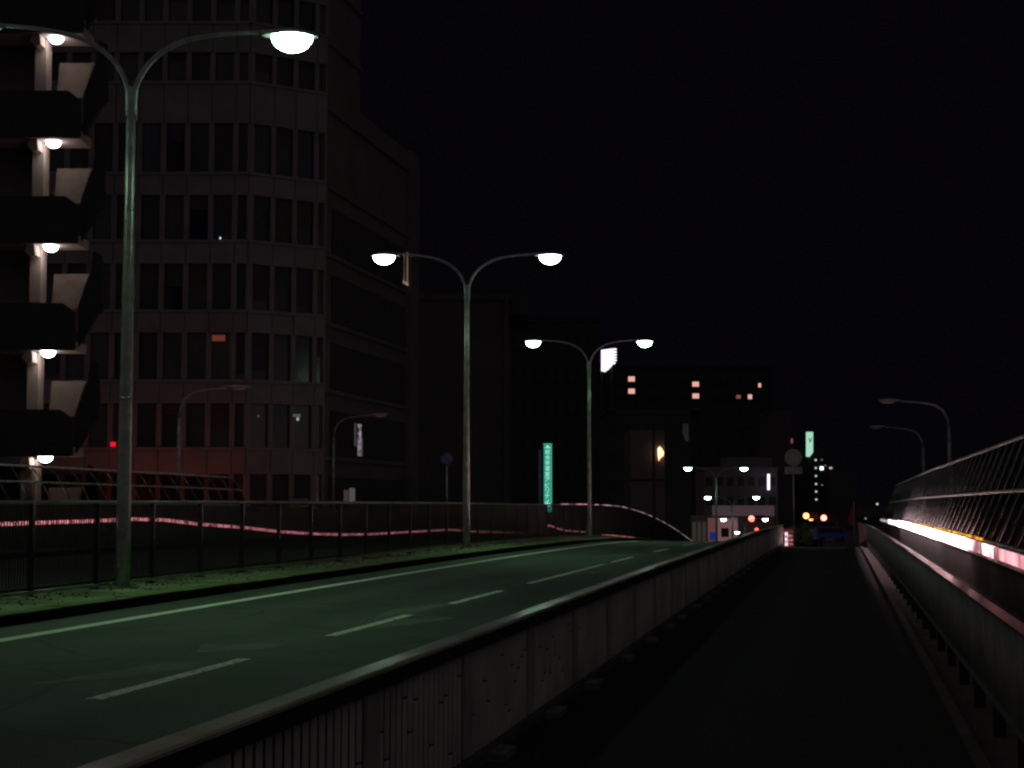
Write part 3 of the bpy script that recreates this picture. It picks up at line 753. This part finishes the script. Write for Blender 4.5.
# added red light box and lamps washing the foot of the office block
RS = thing('red_wash_box', 'added red light box washing the foot of the office block, hidden behind the fence', 'sign', tuple(at(150, 560, 72)))
q = cam_frame(72); b = MB(); b.fbox(q, PX(60, 72), PX(300, 72), 0, 0.15, PZ(560, 72), PZ(548, 72)); b.build('wash_panel', emit('red_wash', (1.0, 0.10, 0.05), 0.9), RS)
for px in (105, 185):
    p = at(px, 530, 75.0); light('red_wash_light', 'POINT', tuple(p), 80, (1.0, 0.13, 0.04), None, 0.6)

# ------------------------------------------------------------------ farther buildings
def block(name, label, px0, px1, ytop, zc, m, rows_=0, cols=0, depth=12, ybot=600, parapet=True, wm=M_GLD, wh=0.5):
    t = thing(name, label, 'building', tuple(at((px0 + px1) / 2, 498, zc) - Vector((0, 0, 15.2))))
    q = cam_frame(zc); a, c = PX(px0, zc), PX(px1, zc); zt = PZ(ytop, zc)
    b = MB(); b.fbox(q, a, c, 0, depth, GZ, zt); b.build('wall', m, t)
    if parapet:
        b = MB(); e = 0.12
        b.fbox(q, a - e, c + e, -e, 0.15, zt + .003, zt + 0.5); b.fbox(q, a - e, a + .12, 0.153, depth + e, zt + .003, zt + 0.5); b.fbox(q, c - .12, c + e, 0.153, depth + e, zt + .003, zt + 0.5); b.build('roof_parapet', m, t)
    if rows_:
        fh = 3.3
        cw = (c - a) / cols
        for r in range(rows_):
            z1 = zt - 1.2 - r * fh
            if z1 < -9: break
            for k in range(cols):
                b = MB(); b.fbox(q, a + cw * (k + .18), a + cw * (k + .82), -0.04, -0.003, z1 - 1.5, z1); b.build('window', wm, t)
    return t
def lit(t, px, py, w_, h_, zc, m, nm='lit_window', label=None):
    q = cam_frame(zc); b = MB(); b.fbox(q, PX(px - w_ / 2, zc), PX(px + w_ / 2, zc), -0.12, -0.05, PZ(py + h_ / 2, zc), PZ(py - h_ / 2, zc)); o = b.build(nm, m, t)
    if label: o['label'] = label
    return o
b1 = block('office_block', 'tall dark windowless looking block beside the rounded office building', 418, 509, 300, 118, M_BLD[1], 0, 0, 14)
q = cam_frame(118); b = MB(); b.fbox(q, PX(504, 118), PX(509, 118), -0.4, -.002, GZ, PZ(300, 118)); b.build('pilaster', M_BLD[1], b1)
b = MB(); b.fbox(q, PX(425, 118), PX(529, 118), 3, 12, PZ(310, 118), PZ(291, 118)); b.build('roof_house', M_BLD[0], b1)
b2 = block('shop_building', 'dark block behind the green vertical sign with rows of unlit windows', 512, 600, 322, 150, M_BLD[2], 11, 8, 20)
b3 = block('apartment_building', 'wide dark apartment block with a few pairs of warm lit windows', 604, 772, 368, 330, M_BLD[2], 12, 16, 16)
wm_ = emit('warm_window', (1.0, 0.50, 0.40), 0.85)
for x, y, w_, h_ in ((631.5, 379, 6.5, 5), (631.5, 391.2, 6.5, 5), (695.6, 384.2, 6.5, 4.8), (695.6, 396, 6.5, 4.8), (749.8, 396.8, 4, 4.5), (759.6, 385.3, 2.6, 4)): lit(b3, x, y, w_, h_, 330, wm_)
lit(b3, 738.3, 396.8, 4.5, 3.6, 330, emit('dim_warm_window', (0.8, 0.33, 0.25), 0.22), label='dimmer warm window')
b4 = block('panelled_building', 'pale rose panelled low building with a small glowing sign at its corner', 630, 664, 430, 135, M_BLD[3], 0, 0, 8, parapet=False)
q = cam_frame(135)
b = MB(); b.fbox(q, PX(629.6, 135), PX(664.4, 135), -0.06, -.002, PZ(480.6, 135), PZ(479.2, 135)); b.build('joint', M_BLD[2], b4)
b = MB(); b.fpoly(q, [UZ(x, y, 135) for x, y in ((657.3, 449), (659, 446.5), (661, 448), (663.5, 452), (663, 456), (660, 458), (658.5, 461), (657.6, 456))], -0.4, -0.2)
tag(b.build('glowing_sign', emit('orange_sign', (1.0, 0.55, 0.30), 2.2), b4), 'small glowing orange white sign')
b5 = block('grey_block', 'dim grey block rising behind the rose panelled building', 606, 690, 414, 180, M_BLD[0], 5, 7, 14)
b = MB(); q = cam_frame(175); b.fpoly(q, [UZ(x, y, 175) for x, y in ((682.6, 424), (688, 424), (688.4, 440), (685.6, 442), (683.6, 436), (682.2, 434))], -0.4, -0.2)
tag(b.build('hanging_banner', mat('grey_banner', (0.5, 0.5, 0.52), 0.7)), 'small pale grey banner hanging on the dark block above the far street lamps', 'banner')
b6 = block('pale_building', 'pale low building behind the small lit street lamps', 703, 776, 470, 260, M_BLD[3], 3, 7, 12, wm=M_BLD[0])
b = MB(); q = cam_frame(262); b.fbox(q, PX(726, 262), PX(772, 262), 1, 8, PZ(471, 262), PZ(457, 262)); b.build('roof_house', M_BLD[3], b6)
b7 = block('shop', 'low rose coloured shop front with shutters and a bright canopy', 690, 772, 516, 240, M_BLD[4], 0, 0, 8, parapet=False)
q = cam_frame(240)
b = MB(); b.fbox(q, PX(711, 240), PX(772, 240), -0.5, -.003, PZ(516, 240), PZ(505.5, 240)); b.build('fascia', emit('dim_fascia', (0.45, 0.30, 0.36), 0.11), b7)
for i in range(3):
    b = MB(); b.fbox(q, PX(691 + i * 5, 240), PX(694.6 + i * 5, 240), -0.1, -.003, PZ(541, 240), PZ(522, 240)); b.build('shutter', emit('shutter_glow', (0.5, 0.42, 0.36), 0.06), b7)
b = MB(); b.fbox(q, PX(706.5, 240), PX(714, 240), -0.15, -.003, PZ(541, 240), PZ(518, 240)); b.build('lit_bay', emit('rose_glow', (0.9, 0.35, 0.36), 0.12), b7)
b = MB(); b.fbox(q, PX(716, 240), PX(736, 240), -0.15, -.003, PZ(541, 240), PZ(518, 240)); b.build('lit_bay', emit('rose_glow2', (0.9, 0.45, 0.48), 0.16), b7)
b = MB(); b.fbox(q, PX(719.5, 240), PX(727, 240), -0.25, -.155, PZ(537, 240), PZ(528, 240)); b.build('window', M_GLD, b7)
b = MB(); b.fbox(q, PX(708, 240), PX(714, 240), -0.3, -.155, PZ(540, 240), PZ(532, 240)); b.build('blue_panel', emit('blue_panel', (0.03, 0.08, 0.6), 0.25), b7)
b8 = block('slim_tower', 'slim dark tower right of the apartment block', 771, 791, 413, 290, M_BLD[1], 0, 0, 14)
lit(b8, 796 - 5, 441, 2, 5, 290, emit('rose_window', (0.8, 0.3, 0.35), 0.2))
b9 = block('dark_block', 'dark distant block with a column of small lit stair windows', 792, 826, 452, 300, M_BLD[2], 0, 0, 14)
ws = emit('small_white_window', (0.85, 0.8, 0.82), 0.7)
for y in (460, 468, 476, 484, 491.6, 499.5): lit(b9, 814.5, y, 1.9, 1.8, 300, ws)
for x, y in ((820.5, 459.8), (824, 465.6), (820.5, 485)): lit(b9, x, y, 1.8, 1.2, 300, emit('faint_window', (0.6, 0.55, 0.6), 0.25))
lit(b9, 820.3, 468.3, 3.4, 3.4, 299.9, emit('bright_window', (0.9, 0.9, 1), 2.5)); 
b10 = block('end_block', 'dark plain block at the end of the walkway', 828, 855, 468, 280, M_BLD[0], 0, 0, 1.5)
lit(b10, 829.3, 468, 3, 1.8, 279.9, emit('peach_window', (1, .7, .6), .6))
b11 = block('far_row', 'low far row of dark houses at the foot of the ramp', 786, 880, 520, 330, M_BLD[2], 1, 9, 10)
lit(b11, 875, 504, 2, 2, 330, ws); lit(b11, 863, 518.5, 1.6, 1.6, 330, ws)

# pale green tall illuminated sign
def signlit(name, lab, pts_, zc, m, d0=-0.5, d1=0.0):
    t = thing(name, lab, 'sign', tuple(at(pts_[0][0], pts_[0][1], zc)))
    q = cam_frame(zc); b = MB(); b.fpoly(q, [UZ(x, y, zc) for x, y in pts_], d0, d1); b.build('face', m, t); return t, q
t, q = signlit('roof_sign', 'pale green lit vertical sign on the roof of the distant dark block', [(806, 432), (812.6, 432), (812.6, 452.5), (809, 457), (806, 456.5)], 296, emit('pale_green_sign', (0.50, 0.95, 0.70), 0.75))
b = MB(); z_ = 296
for pts_ in ([(807.8, 438), (808.6, 438), (809.6, 440.4), (809.6, 442.6), (808.9, 442.6), (808.9, 440.6)], [(811.2, 437.6), (811.9, 437.6), (809.8, 442.4), (809.4, 441.6)]): b.fpoly(q, [UZ(x, y, z_) for x, y in pts_], -0.6, -0.51)
b.build('emblem', mat('sign_black', (0.02, 0.05, 0.03), 0.6), t)
b = MB(); b.fbox(q, PX(806.5, z_), PX(812, z_), 0.0, 0.4, PZ(475, z_), PZ(456, z_)); b.build('bracket', M_BLD[0], t)
t, q = signlit('wall_light', 'narrow vertical white light on the edge of the pale building', [(767.2, 474), (769.4, 474), (769.4, 490), (767.2, 490)], 258, emit('white_bar', (0.85, 0.78, 1.0), 1.6))
t['category'] = 'light'
# white violet billboard built of lit rows
zb_ = 210
BB = thing('lit_billboard', 'bright violet white billboard with lit rows beside the third street lamp', 'billboard', tuple(at(608, 372, zb_)))
q = cam_frame(zb_); b = MB(); b.fpoly(q, [UZ(x, y, zb_) for x, y in ((601.2, 350), (613.6, 348.4), (613.6, 364), (608.6, 369.6), (605, 372), (601.2, 371))], -0.2, 0.2)
b.build('lit_face', emit('violet_white', (0.80, 0.72, 1.0), 1.5), BB)
for i in range(6):
    y = 348.6 + i * 2.75
    b = MB(); b.fbox(q, PX(613.7, zb_), PX(616.6 - (i > 4) * 1.2, zb_), -0.2, 0.1, PZ(y + 1.5, zb_), PZ(y, zb_)); b.build('lit_row', emit('row_white', (0.9, 0.9, 0.95), 1.6), BB)
b = MB(); b.fbox(q, PX(601, zb_), PX(602.6, zb_), 0.25, 0.5, PZ(420, zb_), PZ(350, zb_)); b.fbox(q, PX(611, zb_), PX(612.6, zb_), 0.25, 0.5, PZ(420, zb_), PZ(350, zb_)); b.build('support', M_BLD[0], BB)

# green vertical sign with white characters
zg = 112
GS = thing('vertical_sign', 'green backlit vertical shop sign with white Japanese characters above the fence', 'sign', tuple(at(547, 505, zg)))
q = cam_frame(zg); b = MB(); b.fbox(q, PX(543.7, zg), PX(551.7, zg), 0, 0.35, PZ(512, zg), PZ(444, zg)); b.build('face', emit('green_sign', (0.02, 0.40, 0.24), 0.8), GS)
b = MB(); b.fbox(q, PX(543.3, zg), PX(552.1, zg), 0.02, 0.4, PZ(444, zg) + .003, PZ(443.5, zg)); b.fbox(q, PX(550.9, zg), PX(551.6, zg), -.03, -.002, PZ(511, zg), PZ(445.5, zg)); b.build('frame', emit('sign_rim', (0.2, 0.75, 0.6), 0.5), GS)
b = MB(); b.fbox(q, PX(538.5, zg), PX(541.5, zg), 0.1, 0.4, GZ, PZ(450, zg)); b.build('post', mat('bluegrey_post', (0.25, 0.25, 0.33), 0.5), GS)
mtx = emit('sign_letters', (0.62, 1.0, 0.93), 0.95)
def rot_to_cam():
    return Matrix((( Uc.x, 0, -Dc.x), (Uc.y, 0, -Dc.y), (0, 1, 0))).to_4x4()
def text_mesh(body, px, py, hpx, zc, d, m, parent, nm='lettering', wscale=1.0):
    cu = bpy.data.curves.new('t', 'FONT'); cu.body = body; cu.align_x = 'CENTER'; cu.align_y = 'CENTER'; cu.size = 1.0; cu.extrude = 0.01
    o = bpy.data.objects.new('t', cu); COL.objects.link(o)
    dg = bpy.context.evaluated_depsgraph_get(); dg.update()
    me = bpy.data.meshes.new_from_object(o.evaluated_get(dg))
    bpy.data.objects.remove(o)
    if len(me.vertices) == 0: print('EMPTY TEXT', body); return None
    xs = [v.co.x for v in me.vertices]; yy_ = [v.co.y for v in me.vertices]
    cx, cy = (min(xs) + max(xs)) / 2, (min(yy_) + max(yy_)) / 2; sc = hpx * zc / F / max(max(yy_) - min(yy_), max(xs) - min(xs))
    Mt = rot_to_cam(); qo = cam_frame(zc)[0]
    loc = qo + Uc * PX(px, zc) + Dc * d; loc.z = PZ(py, zc)
    for v in me.vertices:
        l = Vector(((v.co.x - cx) * sc * wscale, (v.co.y - cy) * sc, v.co.z * 0.3)); v.co = Mt @ l + loc
    me.materials.clear(); me.materials.append(m)
    ob = bpy.data.objects.new(nm, me); COL.objects.link(ob); ob.parent = parent; ob.matrix_parent_inverse = parent.matrix_basis.inverted()
    return ob
for i, ch in enumerate('総合学習室アビリティ'):
    text_mesh(ch, 547.5 - i * .07, 451.8 + i * 5.55, 4.6, zg, -0.05, mtx, GS)
b = MB(); b.fpoly(q, [(PX(x, zg), PZ(y, zg)) for x, y in ((546, 447), (547.5, 445), (549, 447))], -.05, -.003); b.fbox(q, PX(545, zg), PX(550.4, zg), -.05, -.003, PZ(448, zg), PZ(447.4, zg)); b.build('emblem', mtx, GS)
b = MB(); b.fbox(q, PX(544.6, zg), PX(550, zg), -.05, -.003, PZ(506.5, zg), PZ(505.4, zg)); b.fbox(q, PX(544.6, zg), PX(550, zg), -.05, -.003, PZ(504, zg), PZ(503.2, zg)); b.build('footer_lines', mtx, GS)

# round signs
def round_sign(name, lab, px, py, r, zc, face, rim, ybot, plate=None):
    t = thing(name, lab, 'road sign', tuple(at(px, ybot, zc)))
    q = cam_frame(zc); u, z = PX(px, zc), PZ(py, zc); R_ = r * zc / F
    o = q[0] + Uc * u; o.z = z
    b = MB(); b.tube([o + Dc * 0.0, o + Dc * 0.03], R_, 28); b.build('disc', rim, t)
    if face: b = MB(); b.tube([o - Dc * 0.02, o - Dc * 0.003], R_ * .8, 28); b.build('face', face, t)
    b = MB(); p = o + Dc * 0.08; b.tube([Vector((p.x, p.y, PZ(ybot, zc))), Vector((p.x, p.y, z + R_ * .6))], 0.035 * (1 if zc < 80 else 1.6), 10); b.build('post', M_PIPE, t)
    if plate: b = MB(); b.fbox(q, PX(px - plate[0], zc), PX(px + plate[0], zc), 0, 0.03, PZ(plate[2], zc), PZ(plate[1], zc)); b.build('plate', rim, t)
    return t, q
t, q = round_sign('no_parking_sign', 'dim round blue no parking sign with red rim on a thin post beyond the fence', 447, 459, 6.5, 62, mat('sign_blue', (0.006, 0.08, 0.22), 0.5), mat('sign_red', (0.10, 0.015, 0.015), 0.5), 520)
q0_ = q; zc = 62
b = MB(); b.fpoly(q, [UZ(x, y, zc) for x, y in ((443, 455.6), (443.9, 454.8), (451, 462.2), (450.2, 463))], -.04, -.022); b.build('slash', MATS['sign_red'], t)
t, q = round_sign('back_of_road_sign', 'grey round sign with small rectangular plate, seen from behind past the barrier end', 792.3, 457.5, 8.6, 76, None, mat('sign_back_grey', (0.17, 0.17, 0.165), 0.5, 0.3), 548, (8.8, 466.8, 474))

# far traffic lights and small lit things at the bottom of the ramp
def signal(lab, px, py, r, zc, col, s):
    t = thing('traffic_light', lab, 'traffic light', tuple(at(px, 548, zc)), 'glowing red traffic lights down the ramp')
    q = cam_frame(zc); c = atf(px, py, zc); R_ = r * zc / F * 1.12
    b = MB(); b.fbox(q, PX(px - r * 1.3, zc), PX(px + r * 4.2, zc), 0.05, 0.3, PZ(py + r * 1.3, zc), PZ(py - r * 1.3, zc)); b.build('housing', M_FENCE, t)
    b = MB(); b.ellipsoid(c - Dc * (R_ * .6), (R_, R_, R_), 14, 8); b.build('lens', emit('signal_%s' % lab[:6], col, s), t)
    b = MB(); x = PX(px + r * 4.6, zc); o = q[0] + Uc * x + Dc * .2; b.tube([Vector((o.x, o.y, PZ(py - 2, zc))), Vector((o.x, o.y, GZ if zc > 200 else PZ(560, zc)))], 0.09, 8); b.build('pole', M_BLD[0], t)
signal('glowing red light between the small street lamp heads', 751.2, 518.6, 2.6, 215, (1.0, 0.13, 0.09), 6)
signal('orange red light, leftmost of the three beyond the walkway end', 805.8, 515.8, 2.5, 230, (1.0, 0.26, 0.08), 7)
signal('deep orange light, middle of the three beyond the walkway end', 810.6, 518.4, 2.1, 232, (1.0, 0.26, 0.08), 5)
signal('pinkish red light, rightmost of the three beyond the walkway end', 823.4, 517.8, 2.5, 228, (1.0, 0.20, 0.12), 7)
signal('small red light just above the barrier top', 756.5, 529.6, 1.7, 224, (1.0, 0.12, 0.08), 2.5)

# parked van, cars with lit lamps, shrub, cone shaped flag at the bottom of the ramp
def van(px, py, zc, m, lab, cat='van', L=4.6, H=1.9, rz=0.2, lamps=None, name='parked_van'):
    p = at(px, py, zc); t = thing(name, lab, cat, tuple(p), None, YAW + rz)
    W = 1.7
    b = MB(); fr_ = (Vector((0, 0, 0)), Vector((1, 0, 0)), Vector((0, 1, 0)))
    b.fpoly(fr_, [(-L / 2, .3), (L / 2, .3), (L / 2, .95), (L / 2 - .25, 1.05), (L / 2 - .95, H), (-L / 2 + .15, H), (-L / 2, H - .3)], -W / 2, W / 2); b.build('body', m, t, origin=(0, 0, 0))
    b = MB(); b.fpoly(fr_, [(-L / 2 + .35, 1.08), (L / 2 - .42, 1.08), (L / 2 - 1.0, H - .12), (-L / 2 + .35, H - .12)], -W / 2 - .012, -W / 2 - .003); b.build('side_window', M_GLD, t, origin=(0, 0, 0))
    for sx in (-1, 1):
        for sy in (-1, 1):
            b = MB(); b.tube([(sx * L * .31, sy * (W / 2 - .16), .31), (sx * L * .31, sy * (W / 2 + .02), .31)], .31, 18); b.build('wheel', M_BAND, t, origin=(0, 0, 0))
    if lamps:
        for sy in (-1, 1):
            b = MB(); b.ellipsoid((-L / 2 - .02, sy * .62, .85), (.05, .14, .10), 10, 6); b.build('tail_lamp', lamps, t, origin=(0, 0, 0))
    return t
p = at(830, 541, 205)
b = MB(); b.box(-2.0, 60, 172, 345, GZ, p.z - 0.02); struct('far_street', b, M_ROAD)
van(830, 541, 205, mat('blue_van_paint', (0.05, 0.08, 0.55), 0.35, var=.2), 'dark blue van parked beyond the end of the walkway')
van(816, 541, 215, mat('rose_van_paint', (0.45, 0.22, 0.25), 0.4, var=.2), 'pinkish pale car parked beyond the end of the walkway, left of the blue van', 'car', 3.8, 1.6, 1.4, emit('tail', (1, .05, .03), 2.0), 'parked_car')
def shrub(px, py, zc, h, wd, lab, n=900):
    p = at(px, py, zc); t = thing('shrub', lab, 'shrub', tuple(p), 'dark shrubs at the end of the barrier')
    b = MB(); rnd = random.Random(int(px)); b.tube([(0, 0, -.4), (0.02, 0, h * .6)], [.05, .02], 6)
    for i in range(6):
        a = rnd.uniform(0, 6.28); b.tube([(0, 0, h * .15), (math.cos(a) * wd * .35, math.sin(a) * wd * .35, h * rnd.uniform(.5, .85))], [.025, .008], 5)
    b.build('stem', M_BAND, t, origin=(0, 0, 0))
    b = MB(); cl = [(rnd.uniform(-.35, .35) * wd, rnd.uniform(-.35, .35) * wd, rnd.uniform(.3, .85) * h, rnd.uniform(.15, .3) * wd) for _ in range(12)]
    for i in range(n):
        c = rnd.choice(cl); v = Vector((rnd.gauss(0, 1), rnd.gauss(0, 1), rnd.gauss(0, 1))).normalized() * c[3] * rnd.uniform(.5, 1.1)
        o = Vector(c[:3]) + v; u_ = Vector((rnd.uniform(-1, 1), rnd.uniform(-1, 1), rnd.uniform(-1, 1))).normalized(); w_ = u_.orthogonal().normalized(); s_ = rnd.uniform(.03, .07)
        b.quad(o - u_ * s_, o + w_ * s_ * .5, o + u_ * s_, o - w_ * s_ * .5)
    b.build('foliage', mat('shrub_leaves', (0.05, 0.07, 0.03), 0.6), t, origin=(0, 0, 0))
shrub(798, 547, 70, 1.1, 1.2, 'dark leafy shrub at the end of the walkway beside the sign post')
shrub(806, 546, 74, 0.7, 1.0, 'smaller dark shrub right of the sign post shrub')
# lit panel seen between barrier end and post
t = thing('vending_machine', 'small vending machine glowing pinkish white past the end of the barrier', 'vending machine', tuple(at(787, 546, 66)))
q = cam_frame(66); b = MB(); b.fbox(q, PX(782, 66), PX(791.5, 66), 0, 0.7, PZ(549, 66), PZ(529, 66)); b.build('body', mat('machine_red', (0.25, 0.05, 0.06), 0.5), t)
b = MB(); b.fbox(q, PX(782.8, 66), PX(785.6, 66), -.05, -.003, PZ(546, 66), PZ(532, 66)); b.build('lit_window', emit('machine_glow', (1.0, 0.72, 0.8), 1.1, 9), t)
for i in range(3): b = MB(); b.fbox(q, PX(786.2, 66), PX(790.6, 66), -.03, -.003, PZ(545 - i * 4, 66), PZ(543 - i * 4, 66)); b.build('lit_row', emit('machine_row', (1.0, 0.35, 0.42), 0.5, 14), t)
# end wall coloured with its pink light, pointed banner by the right hand end
t = thing('end_wall', 'short wall with pink light put into its colour where the parapet ends', 'wall', tuple(at(868, 541, 72)))
q = cam_frame(72); b = MB(); b.fpoly(q, [(PX(x, 72), PZ(y, 72)) for x, y in ((856, 522), (872, 529), (873, 548), (857, 548))], 0, .2); b.build('face', mat('end_wall_pink_light', (0.24, 0.12, 0.13), .8), t)
t = thing('banner_flag', 'narrow dark red pointed banner beyond the end of the walkway', 'banner', tuple(at(850, 545, 90)))
q = cam_frame(90); b = MB(); b.fpoly(q, [(PX(x, 90), PZ(y, 90)) for x, y in ((846, 519), (851.5, 503), (852, 522), (848, 526))], 0, .02); b.build('cloth', mat('banner_red', (0.4, 0.05, 0.06), .8), t)
b = MB(); b.fbox(q, PX(851.8, 90), PX(852.5, 90), 0.021, .07, PZ(550, 90), PZ(502, 90)); b.build('pole', M_PIPE, t)
